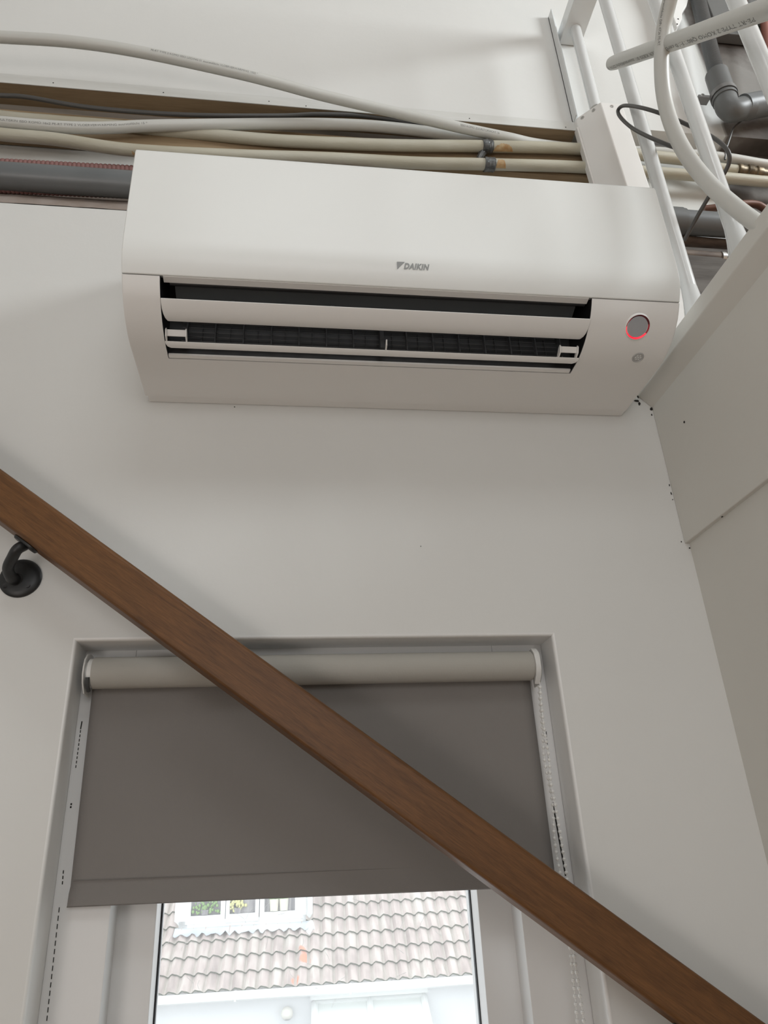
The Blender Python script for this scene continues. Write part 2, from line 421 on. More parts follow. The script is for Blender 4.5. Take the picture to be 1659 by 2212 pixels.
b = MB(); b.box(SLx - .005, SRx + .005, GY + .004, GY + .009, ZB + .12, ZT - .12); b.build('pane', M['glass'], sash, smooth=False)
b = MB()
for k in range(34):
    u, v = random.choice([(600, 1960), (420, 2080), (700, 2100), (860, 2060), (900, 1990), (520, 2000)]); u += random.gauss(0, 60); v += random.gauss(0, 45)
    a = random.uniform(-1.3, 1.3) + math.pi / 2; l_ = random.uniform(8, 42); bend = random.uniform(-6, 6)
    if not (360 < u < 1010 and 1930 < v < 2190): continue
    pts = [onY(u, v, GY + .0125), onY(u + math.cos(a) * l_ / 2 + bend, v + math.sin(a) * l_ / 2, GY + .013), onY(u + math.cos(a) * l_, v + math.sin(a) * l_, GY + .0125)]
    b.tube(spline(pts, 4), .00022, 4)
o = b.build('cobweb_strands', mat('web_white', (.85, .85, .85), .6), sash); o['kind'] = 'stuff'
# plaster edge round the recess, a little uneven
b = MB()
pr9 = [(.0045, -.0008), (.0028, -.0006), (.0014, .0004), (.0005, .0020), (.0001, .0045), (0, .008), (0, .0557), (.0045, .0557)]
b.hexa([(XL - d, y, ZB) for d, y in pr9], [(XL - d, y, ZT + d) for d, y in pr9])
b.hexa([(XR + d, y, ZB) for d, y in pr9], [(XR + d, y, ZT + d) for d, y in pr9])
b.hexa([(XL - d, y, ZT + d) for d, y in pr9], [(XR + d, y, ZT + d) for d, y in pr9])
struct(b, 'trim_9', M['gloss'])
b = MB()
for u0, v0, u1, v1, w, seg in ((177, 1558, 174, 1575, 2.2, 1), (174, 1577, 163, 1662, 1.6, 9), (154, 1735, 152, 1748, 3, 2), (137, 1880, 134, 1915, 1.8, 3), (1194, 1733, 1222, 1892, 3.2, 1), (1180, 1580, 1186, 1650, 1.4, 4), (128, 1960, 100, 2212, 1.5, 14)):
    for k in range(seg):
        t0 = k / seg; t1 = t0 + (.62 if seg > 1 else 1) / seg
        yy = FY - .0006
        p, q = onY(u0 + (u1 - u0) * t0, v0 + (v1 - v0) * t0, yy), onY(u0 + (u1 - u0) * t1, v0 + (v1 - v0) * t1, yy)
        h = Vector((w / 1500 / 2, 0, 0)); e_ = Vector((0, .0006, 0))
        b.hexa([p - h, p + h, q + h, q - h], [p - h + e_, p + h + e_, q + h + e_, q - h + e_])
b.build('paint_crack', M['hole'], win, smooth=False)

# ------------------------------------------------------------------ the house across the street
O = Vector((-1.644, 10.8275, -1.6)); U = Vector((.99884, -.04812, 0)); N = Vector((.04812, .99884, 0)); Z = Vector((0, 0, 1))


def H(a, n, z): return O + U * a + N * n + Z * z


def hbox(b, a0, a1, n0, n1, z0, z1):
    return b.hexa([H(a0, n0, z0), H(a1, n0, z0), H(a1, n1, z0), H(a0, n1, z0)], [H(a0, n0, z1), H(a1, n0, z1), H(a1, n1, z1), H(a0, n1, z1)])


P45 = math.radians(45); S = N * math.cos(P45) + Z * math.sin(P45); RN = (Z * math.cos(P45) - N * math.sin(P45))
house = empty('house', (O.x, O.y, -4.5), 'white rendered house with a tiled roof seen through the window', 'house')
b = MB(); hbox(b, -6, 9, .18, .5, -3.1, -.05); b.build('facade', M['ext_white'], house, smooth=False)
# wavy tiles: courses 0.255 m apart, waves 0.172 m wide
b = MB(); gz = .2555; wv = .176; NA = 8 * 62
a0 = -3.6
for row in range(0, 13):
    s0 = row * gz - .01; s1 = s0 + gz + .02
    prev = None; skirt = None
    for i in range(NA + 1):
        a = a0 + i * wv / 8
        ph = (i % 8) / 8 * 2 * math.pi
        h = .026 * math.sin(ph) + .010 * math.sin(2 * ph + .6) + noise.noise(Vector((math.floor(i / 8) * 3.1, row * 7.7, 0))) * .003
        lo = O + U * a + S * s0 + RN * (.045 + h); hi = O + U * a + S * s1 + RN * (.012 + h); bt = lo - RN * .030
        vs = [b.bm.verts.new(p) for p in (bt, lo, hi)]
        if prev:
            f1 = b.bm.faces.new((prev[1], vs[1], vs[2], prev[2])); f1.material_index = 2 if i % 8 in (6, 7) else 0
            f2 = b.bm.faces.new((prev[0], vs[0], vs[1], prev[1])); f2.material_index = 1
        prev = vs
m = M['tile'] = bpy.data.materials.new('weathered_roof_tile'); m.use_nodes = True; nt = m.node_tree; bs = nt.nodes['Principled BSDF']; bs.inputs['Roughness'].default_value = .9
tc = nt.nodes.new('ShaderNodeTexCoord'); mp = nt.nodes.new('ShaderNodeMapping'); mp.inputs['Scale'].default_value = (1, .25, .25)
n1 = nt.nodes.new('ShaderNodeTexNoise'); n1.inputs['Scale'].default_value = 9; n1.inputs['Detail'].default_value = 8
cr = nt.nodes.new('ShaderNodeValToRGB'); e = cr.color_ramp.elements; e[0].position = .3; e[0].color = (.36, .30, .28, 1); e[1].position = .72; e[1].color = (.62, .59, .54, 1)
e2 = cr.color_ramp.elements.new(.5); e2.color = (.52, .44, .41, 1)
vo = nt.nodes.new('ShaderNodeTexNoise'); vo.inputs['Scale'].default_value = 2.3; cr3 = nt.nodes.new('ShaderNodeValToRGB'); cr3.color_ramp.elements[0].position = .70; cr3.color_ramp.elements[1].position = .74
mixc = nt.nodes.new('ShaderNodeMix'); mixc.data_type = 'RGBA'; mixc.inputs[7].default_value = (.72, .30, .20, 1)
L = nt.links.new
L(tc.outputs['Object'], mp.inputs[0]); L(mp.outputs[0], n1.inputs['Vector']); L(n1.outputs[0], cr.inputs[0]); L(tc.outputs['Object'], vo.inputs['Vector']); L(vo.outputs[0], cr3.inputs[0])
L(cr3.outputs[0], mixc.inputs[0]); L(cr.outputs[0], mixc.inputs[6]); L(mixc.outputs[2], bs.inputs['Base Color'])
b.build('roof', [M['tile'], mat('tile_butt_shade', (.17, .18, .14), .9), mat('tile_trough_shade', (.42, .38, .34), .9, color2=(.50, .45, .41), nscale=6)], house)  # butt and trough tones: course-step and wave shade painted into the colour
b = MB()
gp = [(-.10, .005), (-.095, -.095), (-.07, -.115), (.10, -.115), (.18, -.11), (.18, -.06), (.03, -.02), (-.085, -.02), (-.088, .005)]
b.hexa([H(-6, n, z) for n, z in gp], [H(9, n, z) for n, z in gp])
for a in (1.0, 2.55): hbox(b, a, a + .03, -.104, -.07, -.116, .008)
b.build('gutter', M['ext_frame'], house)
# dormer
DP = onPlane(386, 2010, O, RN)           # foot of the dormer on the roof plane
dn = (DP - O).dot(N); da = (DP - O).dot(U); dz = (DP - O).dot(Z)


def onD(u, v, off=0.0): return onPlane(u, v, O + N * (dn + off), N)


def dloc(u, v, off=0.0):
    p = onD(u, v, off) - O; return p.dot(U), p.dot(Z)


aL, zB = dloc(386, 2007); aR, _ = dloc(661, 1987)
b = MB()
hbox(b, aL - .08, aR + .1, dn + .05, dn + 2.0, zB - .1, zB + 1.9); b.build('dormer_wall', M['ext_frame'], house, smooth=False)
fr = MB(); hbox(fr, aL, aR, dn - .03, dn + .06, zB, zB + .10); hbox(fr, aL, aL + .13, dn - .03, dn + .06, zB, zB + 1.4); hbox(fr, aR - .1, aR, dn - .03, dn + .06, zB, zB + 1.4)
hbox(fr, aL, aR, dn - .03, dn + .06, zB + 1.3, zB + 1.4)
dw = fr.build('dormer_window', M['ext_frame'], house, bevel=.004)
a1, z1 = dloc(400, 1998); a4, _ = dloc(648, 1983)
c1, _ = dloc(487, 1990); c2, _ = dloc(560, 1985)
for (p, q, big) in ((a1, c1, 0), (c1, c2, 1), (c2, a4, 0)):
    s = MB(); w = .075 if not big else .06; y0 = dn - .05 if big else dn - .035
    hbox(s, p + .005, p + w, y0, dn + .02, z1, z1 + 1.2); hbox(s, q - w, q - .005, y0, dn + .02, z1, z1 + 1.2)
    hbox(s, p + .005, q - .005, y0 - .001, dn + .021, z1, z1 + .11); s.build('casement', M['ext_frame'], dw, bevel=.004)
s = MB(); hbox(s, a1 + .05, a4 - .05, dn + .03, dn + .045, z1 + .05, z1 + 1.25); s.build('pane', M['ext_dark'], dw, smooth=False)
fl = MB(); K = 60; prev = None
for i in range(K + 1):
    a = aL - .05 + (aR + .12 - aL + .05) * i / K
    dr = .10 + .028 * math.sin(i * 2 * math.pi * 17 / 60 / 1.3) + .012 * math.sin(i * 1.9)
    top = H(a, dn - .02, zB + .01); mid = H(a, dn - .045, zB - .03) + RN * .02
    low = O + U * a + S * ((dn / math.cos(P45)) - .06 - dr) + RN * (.075 + .012 * math.sin(i * 1.78))
    vs = [fl.bm.verts.new(p) for p in (top, mid, low)]
    if prev:
        fl.bm.faces.new((prev[0], prev[1], vs[1], vs[0])); fl.bm.faces.new((prev[1], prev[2], vs[2], vs[1]))
    prev = vs
o = fl.build('flashing', M['lead_flash'], house); sd = o.modifiers.new('s', 'SOLIDIFY'); sd.thickness = .004
s = MB(); ar, zr = dloc(670, 1967, -.05)
s.tube([H(ar, dn - .07, zr), H(ar, dn - .07, zr + 1.5)], .034, 12); s.build('rain_pipe', M['ext_frame'], house)
s = MB(); at, zt = dloc(670, 2005, -.1); pts = []
for k in range(14):
    a = k / 14 * 2 * math.pi; pts.append((at + .07 * math.cos(a) * random.uniform(.8, 1.1), zt + .11 * math.sin(a) * random.uniform(.8, 1.15)))
s.hexa([H(x, dn - .16 - .04 * (z - zt), z) for x, z in pts], [H(x, dn - .12, z) for x, z in pts]); s.build('plastic_sleeve', M['ext_white'], house, smooth=False)
# wall lamp globe, door canopy
wp = lambda u, v, off=0.0: onPlane(u, v, O + N * (.18 + off), N)
p = wp(620, 2189, -.1)
gm = MB(); gm.lathe(p, (0, 0, 1), [(0, .082), (.04, .072), (.07, .044), (.083, .0), (.079, -.03), (.062, -.055)], 24)
lampo = empty('globe_lamp', p + N * .1, 'round glass globe lamp on the white facade under the gutter', 'lamp')
gm.build('globe', mat('frosted_globe', (.74, .72, .66), .2), lampo)
gm = MB(); gm.lathe(p, (0, 0, 1), [(.062, -.055), (.045, -.075), (.0, -.083)], 24); gm.tube([p, p + N * .1], .02, 10); gm.build('silver_cap', M['chrome'], lampo)
tl_, tr_ = wp(680, 2168) - O, wp(914, 2146) - O
ca0, ca1 = tl_.dot(U), tr_.dot(U); ct = (tl_.dot(Z) + tr_.dot(Z)) / 2
can = empty('door_canopy', H((ca0 + ca1) / 2, .18, ct), 'white framed glazed canopy fixed to the facade over the door', 'canopy')
out_, drop = .85, -.42
s = MB()


def bar(a0, n0, z0, a1, n1, z1, w=.045):
    p, q = H(a0, n0, z0), H(a1, n1, z1); s.tube([p, q], w, 4)


bar(ca0, .16, ct, ca1, .16, ct); bar(ca0, .18 - out_, ct + drop, ca1, .18 - out_, ct + drop)
for t in (0, .5, 1): bar(ca0 + (ca1 - ca0) * t, .16, ct, ca0 + (ca1 - ca0) * t, .18 - out_, ct + drop)
hbox(s, ca0 - .06, ca1 + .06, .08, .18, ct + .04, ct + .10)
s.build('canopy_frame', M['ext_frame'], can, smooth=False)
s = MB(); s.hexa([H(ca0, .16, ct - .01), H(ca1, .16, ct - .01), H(ca1, .18 - out_, ct + drop - .01), H(ca0, .18 - out_, ct + drop - .01)],
                 [H(ca0, .16, ct - .02), H(ca1, .16, ct - .02), H(ca1, .18 - out_, ct + drop - .02), H(ca0, .18 - out_, ct + drop - .02)])
s.build('canopy_glass', mat('frosted_sheet', (.76, .78, .76), .4), can, smooth=False)
# pots and plants behind the dormer glass line
for (u, v, lab) in ((592, 1967, 'cream flower pot with a low green plant, left of the pair in the dormer window'), (613, 1965, 'cream flower pot with a low green plant, right of the pair in the dormer window')):
    a, z = dloc(u, v, .0); c = H(a, dn - .0, z1 + .115)
    pt = empty('flower_pot', c, lab, 'plant pot', 'cream pots in the dormer window')
    s = MB(); s.lathe(c, (0, 0, 1), [(0, 0), (.058, 0), (.072, .16), (.062, .16), (0, .14)], 16); s.build('pot', M['pot'], pt)
    s = MB()
    for k in range(26):
        q = c + Vector((random.uniform(-.06, .06), random.uniform(-.03, .03), .15)); d = Vector((random.uniform(-.05, .05), random.uniform(-.04, .02), random.uniform(.04, .10)))
        s.tube([q, q + d], .008, 4)
    s.build('foliage', M['leaf'], pt)
for (u, v, lab, sc_) in ((443, 1968, 'small bushy green plant with pale blooms in the left dormer pane', 1.0), (513, 1960, 'yellowish plant behind the middle dormer pane', .8)):
    a, z = dloc(u, v); c = H(a, dn - .0, z1 + .115); pl_ = empty('window_plant', c, lab, 'plant')
    s = MB()
    for k in range(int(60 * sc_)):
        q = c + U * random.gauss(0, .09 * sc_) + Z * random.uniform(.02, .2) + N * random.uniform(-.03, .0)
        s.ball(q, random.uniform(.012, .028), 5)
    s.build('foliage', M['leaf'] if sc_ == 1 else mat('yellow_green_leaf', (.62, .60, .28), .6), pl_)
    s = MB(); s.lathe(c, (0, 0, 1), [(0, 0), (.05, 0), (.06, .07), (0, .06)], 12); s.build('pot', M['ext_dark'], pl_)
b = MB(); b.box(-14, 16, .3, 30, -4.6, -4.5); struct(b, 'floor_street', M['street'], smooth=False)

# ------------------------------------------------------------------ roller blind
blind = empty('roller_blind', (.055, .03, .262), 'grey roller blind half lowered in the window recess', 'blind')
RY, RZ, RR = .0285, .2535, .0225
b = MB(); xr0, xr1 = onY(200, 1452, RY - .01)[0], onY(1150, 1440, RY - .01)[0]
b.tube([(xr0, RY, RZ), (xr1, RY, RZ)], RR, 40); b.build('roll', M['blind_roll'], blind)
b = MB(); nx, nz = 40, 40; grid = []
tl, tr2 = onY(202, 1470, .047), onY(1143, 1460, .047)
bl, br = onY(152, 1915, .047), onY(1196, 1875, .047)
for j in range(nz + 1):
    t = j / nz; row = []
    for i in range(nx + 1):
        s_ = i / nx
        p = tl.lerp(tr2, s_).lerp(bl.lerp(br, s_), t)
        p.y = .047 + .0015 * math.sin(s_ * 3.1 + t * 2) * t
        row.append(b.bm.verts.new(p))
    grid.append(row)
# hem pocket
for dy, u0, v0, u1, v1 in ((-.003, 148.5, 1932, 1198, 1890), (-.006, 145, 1957, 1203, 1911), (-.003, 144, 1959, 1204, 1913), (.002, 146, 1957, 1202, 1911)):
    l, r2 = onY(u0, v0, .047 + dy), onY(u1, v1, .047 + dy); grid.append([b.bm.verts.new(l.lerp(r2, i / nx)) for i in range(nx + 1)])
for r1, r2 in zip(grid, grid[1:]):
    for i in range(nx): b.bm.faces.new((r1[i], r1[i + 1], r2[i + 1], r2[i]))
o = b.build('fabric', M['blind'], blind); sd = o.modifiers.new('s', 'SOLIDIFY'); sd.thickness = .0008
hl, hr = onY(158, 1903, .0455), onY(1100, 1866, .0455)
b = MB(); b.tube([hl, hr], .0005, 6); b.build('hem_stitch', mat('hem_thread', (.17, .16, .15), .9), blind)
for side, xx in ((0, xr0), (1, xr1)):
    sg = -1 if side == 0 else 1
    b = MB(); b.tube([(xx + sg * .000, RY, RZ), (xx + sg * .006, RY, RZ)], .0205, 32); b.tube([(xx + sg * .006, RY, RZ), (xx + sg * .009, RY, RZ)], .0165, 32); b.build('end_plug', M['blind_white'] if side == 0 else M['blind_roll'], blind)
    b = MB()
    pr_ = [(RY - .022, RZ + .004), (RY - .019, RZ + .016), (RY - .008, RZ + .026), (RY + .008, RZ + .030), (RY + .022, RZ + .030), (RY + .022, RZ - .03), (RY - .004, RZ - .03), (RY - .017, RZ - .018), (RY - .022, RZ - .006)]
    x0, x1 = (xx + sg * .009, xx + sg * .0115)
    b.hexa([(x0, y, z) for y, z in pr_], [(x1, y, z) for y, z in pr_])
    if side: b.hexa([(x0 - .007, y * 1.0, z) for y, z in pr_[:3] + pr_[-3:]], [(x1, y, z) for y, z in pr_[:3] + pr_[-3:]])
    b.build('bracket', M['blind_white'], blind, bevel=.001)
b = MB(); xc = xr0 - .004
b.tube(spline([(xc, RY - .019, RZ - .010), (xc, RY - .014, RZ - .020), (xc, RY - .004, RZ - .026)], 4), .003, 8); b.build('spring_clip', M['ac_dark'], blind)
# bead chain
b = MB()
ch1 = [(1163, 1470), (1167, 1520), (1172, 1580), (1176, 1640), (1186, 1690), (1194, 1740), (1197, 1800), (1203, 1850), (1211, 1890), (1222, 1960), (1233, 2060), (1240, 2130), (1248, 2212), (1252, 2260)]
ch2 = [(1166, 1472), (1170, 1525), (1177, 1585), (1186, 1640), (1190, 1690), (1200, 1740), (1210, 1800), (1218, 1850), (1224, 1890), (1230, 1960), (1240, 2060), (1250, 2130), (1262, 2212), (1268, 2260)]
for ch, yy in ((ch1, .030), (ch2, .022)):
    path = spline([onY(u, v, yy) for u, v in ch], 30); acc = 0; last = path[0]; step = .0083
    b.tube(path[::6], .0007, 5)
    for q in path:
        if (q - last).length >= step:
            b.ball(q, .0028, 8); last = q
b.build('bead_chain', M['chain'], blind)
b = MB(); lc = [onY(u, v, .05) for u, v in ((1268, 1990), (1272, 2050), (1284, 2130), (1292, 2240))]
b.tube(spline(lc, 8), .0012, 6); b.build('cord', M['blind_white'], blind)

# ------------------------------------------------------------------ air conditioner
AX0, AX1 = -.2375, .6034; AZ0, AZ1 = .703, .990
xo1, xo2 = -.1852, .4592
ac = empty('air_conditioner', (.183, 0, AZ0), 'white wall air conditioner with open flaps and a red status ring', 'air conditioner')
prof = [(-.1365, .7015), (-.150, .7015), (-.165, .703), (-.178, .7062), (-.190, .7102), (-.200, .7148), (-.210, .7208), (-.220, .7283), (-.228, .7355), (-.236, .7455), (-.2425, .7555)]
iO = 0  # opening begins at y = -.130
full = [(-.02, .7015), (-.1235, .7015)] + prof
xs = [AX0, AX0 + .004, xo1, (xo1 + xo2) / 2, xo2, AX1 - .004, AX1]
b = MB(); V = [[b.bm.verts.new((x, y, z)) for (y, z) in full] for x in xs]
for i in range(len(xs) - 1):
    for j in range(len(full) - 1):
        if 2 <= i <= 3 and j >= 1: continue
        b.bm.faces.new((V[i][j], V[i][j + 1], V[i + 1][j + 1], V[i + 1][j]))
# ends and top closing faces
for col in (V[0], V[-1]):
    x = col[0].co.x; t0 = b.bm.verts.new((x, -.02, .7558)); b.bm.faces.new(col + [t0])
for (i0, i1) in ((0, 2), (4, 6)):
    pass
body = b.build('lower_housing', M['ac'], ac, bevel=.0018, segs=3, angle=50)
# rear housing, slightly narrower and set against the wall
b = MB(); b.box(AX0 + .0035, AX1 - .0004, -.122, -.0005, AZ0 - .0005, AZ1 - .004); b.build('rear_housing', M['ac'], ac, bevel=.002)
# front panel
pf = [(-.2427, .7572), (-.2475, .7645), (-.2525, .7735), (-.2565, .7835), (-.2590, .795), (-.2602, .81), (-.2612, .87), (-.2612, .982), (-.2590, .9885), (-.2530, .9910), (-.02, .991), (-.02, .987), (-.2525, .985), (-.2555, .975), (-.2555, .81), (-.2500, .785), (-.2380, .764), (-.2360, .7585)]
b = MB(); b.hexa([(AX0 - .0002, y, z) for y, z in pf], [(AX1 + .0002, y, z) for y, z in pf])
b.build('front_panel', M['ac_panel'], ac, bevel=.0016, segs=3, angle=50)
for x in (AX0 + .0008, AX1 - .0038):
    b = MB(); b.box(x, x + .003, -.2375, -.122, .7575, .986); b.build('side_panel', M['ac'], ac)
# inner lip of the panel (white) above the outlet
b = MB(); b.hexa([(xo1 + .004, y, z) for y, z in ((-.2405, .7568), (-.230, .7555), (-.230, .7600), (-.2405, .7600))], [(xo2 - .004, y, z) for y, z in ((-.2405, .7568), (-.230, .7555), (-.230, .7600), (-.2405, .7600))])
b.build('outlet_lip', M['ac'], ac)
b = MB(); b.hexa([(xo1 + .001, y, z) for y, z in ((-.1325, .7016), (-.1255, .7014), (-.1250, .7040), (-.1325, .7050))], [(xo2 - .003, y, z) for y, z in ((-.1325, .7016), (-.1255, .7014), (-.1250, .7040), (-.1325, .7050))])
for x in (-.128, -.113, .413): b.box(x, x + .0006, -.1312, -.127, .7012, .706)
b.build('outlet_rim', M['ac'], ac)
# outlet cavity
b = MB()
cav = [(-.1300, .7060), (-.138, .738), (-.150, .775), (-.175, .805), (-.20, .800), (-.222, .7815), (-.233, .7595), (-.2405, .7575)]
for A, B in zip(cav, cav[1:]):
    b.bm.faces.new([b.bm.verts.new(p) for p in ((xo1, A[0], A[1]), (xo2, A[0], A[1]), (xo2, B[0], B[1]), (xo1, B[0], B[1]))])
sidep = [(-.1240, .7030)] + [(y + .0, z + .0008) for y, z in prof] + cav[::-1]
for x in (xo1 + .0004, xo2 - .0004): b.bm.faces.new([b.bm.verts.new((x, y, z)) for y, z in sidep])
outlet = b.build('air_outlet', M['ac_black'], ac, smooth=False)
# dark curved ceiling plate with small clips
b = MB()
b.hexa([(xo1 + .018, y, z) for y, z in ((-.222, .7585), (-.198, .7500), (-.197, .7530), (-.221, .7615))], [(xo2 - .018, y, z) for y, z in ((-.222, .7585), (-.198, .7500), (-.197, .7530), (-.221, .7615))])
b.build('inner_deflector', M['ac_dark'], outlet)
b = MB()
b.tube([(xo1 + .012, -.2265, .7575), (xo2 - .006, -.2265, .7575)], .0035, 10); b.build('seal_strip', M['ac_black'], outlet)
for t in (.155, .27, .385, .508, .64, .745, .85):
    x = xo1 + (xo2 - xo1) * t; b = MB(); b.box(x - .0025, x + .0025, -.2035, -.201, .7485, .7515); b.build('clip', M['ac_fin'], outlet)
# louvre fins and grille bars behind
b = MB()
for k in range(29):
    x = xo1 + .03 + (xo2 - xo1 - .055) * k / 28
    if k % 2: b.box(x - .0005, x + .0005, -.147, -.143, .712, .750)
    else: b.box(x - .0009, x + .0009, -.160, -.150, .708, .757)
for (y, z) in ((-.1520, .7140), (-.1520, .7225), (-.1520, .7310), (-.1520, .7395), (-.1520, .7480)): b.tube([(xo1 + .022, y, z), (xo2 - .030, y, z)], .0006, 5)
xm = xo1 + (xo2 - xo1) * .507
b.box(xm - .003, xm + .003, -.166, -.15, .706, .757)
b.build('louvre_grille', M['ac_fin'], outlet, smooth=False)


def flap(name, outer, thick, x0, x1, x0b, x1b, m_):
    """outer: list of (y, z) along the outer skin from front to back; ends taper from x0..x1 to x0b..x1b"""
    b = MB(); n = len(outer); rows = []
    for i, (y, z) in enumerate(outer):
        t = i / (n - 1); te = t ** 2.2; a = x0 + (x0b - x0) * te; c = x1 + (x1b - x1) * te
        dy, dz = (outer[min(i + 1, n - 1)][0] - outer[max(i - 1, 0)][0]), (outer[min(i + 1, n - 1)][1] - outer[max(i - 1, 0)][1])
        l = math.hypot(dy, dz); ny, nz_ = -dz / l, dy / l
        if nz_ < 0: ny, nz_ = -ny, -nz_
        rows.append((b.bm.verts.new((a, y, z)), b.bm.verts.new((c, y, z)), b.bm.verts.new((c, y + ny * thick, z + nz_ * thick)), b.bm.verts.new((a, y + ny * thick, z + nz_ * thick))))
    for r1, r2 in zip(rows, rows[1:]):
        for k in range(4): b.bm.faces.new((r1[k], r1[(k + 1) % 4], r2[(k + 1) % 4], r2[k]))
    b.bm.faces.new(rows[0]); b.bm.faces.new(rows[-1][::-1])
    return b.build(name, m_, ac, bevel=.0007)


uf = flap('upper_flap', [(-.2268, .7290), (-.2215, .7245), (-.2145, .7202), (-.207, .7172), (-.1995, .7162), (-.192, .7175), (-.189, .7195)], .002, xo1 + .0008, xo2 - .0003, xo1 + .0095, xo2 - .009, M['ac'])
lf = flap('lower_flap', [(-.1665, .7003), (-.1625, .6985), (-.158, .6975), (-.1535, .6985)], .0018, xo1 + .0005, xo2 - .0005, xo1 + .008, xo2 - .009, M['ac'])
for x0, x1 in ((xo1 + .003, xo1 + .032), (xo2 - .035, xo2 - .006)):
    b = MB()
    for x in (x0, x1):
        pts = [(-.164, .6995), (-.176, .703), (-.181, .7115), (-.179, .7155), (-.172, .7135), (-.160, .704)]
        b.hexa([(x - .001, y, z) for y, z in pts], [(x + .001, y, z) for y, z in pts])
    b.hexa([(x0, y, z) for y, z in ((-.178, .7135), (-.172, .706), (-.170, .707), (-.176, .715))], [(x1, y, z) for y, z in ((-.178, .7135), (-.172, .706), (-.170, .707), (-.176, .715))])
    b.build('flap_arm', M['ac'], lf, bevel=.0005)
b = MB(); pts = [(-.164, .6995), (-.176, .703), (-.179, .7115), (-.175, .7135), (-.160, .704)]
b.hexa([(xm + .004, y, z) for y, z in pts], [(xm + .006, y, z) for y, z in pts]); b.build('flap_arm', M['ac'], lf, bevel=.0005)


def on_prof(u, v):
    """where the pixel's ray meets the curved lower housing, and the outward normal there"""
    for (a, c) in zip(full, full[1:]):
        n = Vector((0, c[1] - a[1], -(c[0] - a[0]))); n.normalize()
        if n.z > 0: n = -n
        d = ray(u, v); den = d.dot(n)
        if abs(den) < 1e-9: continue
        p = CAM + d * ((Vector((0, a[0], a[1])) - CAM).dot(n) / den)
        if min(a[0], c[0]) - 1e-5 <= p.y <= max(a[0], c[0]) + 1e-5: return p, n


p, n = on_prof(1377, 706)
b = MB(); b.lathe(p, n, [(.0215, -.0015), (.0200, .0008), (.0192, .0016)], 48); b.build('lamp_bezel', M['ac'], ac)
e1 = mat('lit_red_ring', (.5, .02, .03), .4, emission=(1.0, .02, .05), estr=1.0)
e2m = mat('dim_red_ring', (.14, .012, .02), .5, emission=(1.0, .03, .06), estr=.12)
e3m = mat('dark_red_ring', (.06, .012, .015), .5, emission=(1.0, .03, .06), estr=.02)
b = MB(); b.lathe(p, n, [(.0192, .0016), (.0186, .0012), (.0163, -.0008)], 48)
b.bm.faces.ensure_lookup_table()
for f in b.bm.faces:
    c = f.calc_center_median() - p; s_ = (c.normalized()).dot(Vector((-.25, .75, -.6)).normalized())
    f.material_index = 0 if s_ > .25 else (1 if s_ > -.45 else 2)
o = b.build('lamp_ring', [e1, e2m, e3m], ac); tag(o, 'glowing red ring')
b = MB(); b.lathe(p, n, [(.0166, -.0006), (.0163, .0006), (0, .0007)], 48); o = b.build('lamp_lens', M['disc'], ac); tag(o, 'flat grey round lens')
p, n = on_prof(1378, 772)
b = MB(); b.lathe(p, n, [(.0098, -.0005), (.0094, .0010), (.0082, .0016), (.0075, .0008), (0, .0009)], 32)
sensor = b.build('sensor', mat('translucent_grey_lens', (.42, .42, .41), .25), ac)
b = MB(); q = Vector((0, 0, 1)).rotation_difference(n)
for k in range(7):
    a = k * math.pi / 3; rr = 0 if k == 6 else .0042
    b.lathe(p + q @ Vector((rr * math.cos(a), rr * math.sin(a), .0008)), n, [(.0019, 0), (.0012, .0007), (0, .0009)], 10)
b.build('sensor_facet', mat('pale_lens_facet', (.60, .60, .59), .2), sensor)
# brand lettering on the panel
me = text_mesh('DAIKIN', .0100, shear=.28, bold=.00042, space=1.08)
wl = max(v.co.x for v in me.vertices); xa, xb = onY(873, 571, -.262)[0], onY(929, 573, -.262)[0]
zb = onY(900, 577.5, -.2603)[2]; hh = max(v.co.y for v in me.vertices)
zt2 = onY(900, 567.5, -.2603)[2]


def py(z):
    for (a, c) in zip(pf, pf[1:]):
        if a[1] <= z <= c[1]: return a[0] + (c[0] - a[0]) * (z - a[1]) / (c[1] - a[1])
    return -.2612


for v in me.vertices:
    z = zb + v.co.y / hh * (zt2 - zb); v.co = (xa + v.co.x / wl * (xb - xa), py(z) - .0007, z)
me.materials.append(M['logo'])
o = bpy.data.objects.new('brand_lettering', me); COL.objects.link(o); o.parent = ac; o.matrix_parent_inverse = ac.matrix_world.inverted(); tag(o, 'small silver grey brand lettering')
b = MB(); tp = [onY(857.5, 564, -.2602), onY(874.5, 564.6, -.2602), onY(859, 577.5, -.2598)]
for q in tp: q.y = py(q.z) - .0006
b.hexa(tp, [q + Vector((0, -.0002, 0)) for q in tp]); o = b.build('brand_emblem', M['logo'], ac, smooth=False); tag(o, 'small grey triangle emblem')

# ------------------------------------------------------------------ timber and services in the chase
bt = MB(); bt.box(-1.88, .643, -.0015, .058, 1.4745, 1.5010); bat = empty('timber_batten', (-.6, 0, 1.4745), 'pine batten with white painted face along the top of the wall slot', 'batten')
bt.build('raw_timber', M['pine'], bat, smooth=False)
b = MB(); b.box(-1.88, .644, -.0035, -.0015, 1.4738, 1.5016)
for px in (115, 353, 581): pass
b.build('painted_face', M['pine2'], bat, bevel=.0006)
for u, v in ((115, 179), (353, 200), (581, 219), (661, 229), (1014, 256), (1222, 275)):
    b = MB(); q = onY(u, v, -.0034); b.lathe(q, (0, -1, 0), [(.0016, 0), (.0014, .0004), (0, .0004)], 8); b.build('nail', M['hole'], bat)
bd = MB(); bd.box(-1.88, .70, .020, .045, 1.350, 1.4230); o = bd.build('pine_board', M['pine'], smooth=False); tag(o, 'raw pine board lying behind the cream pipes in the wall slot', 'board')

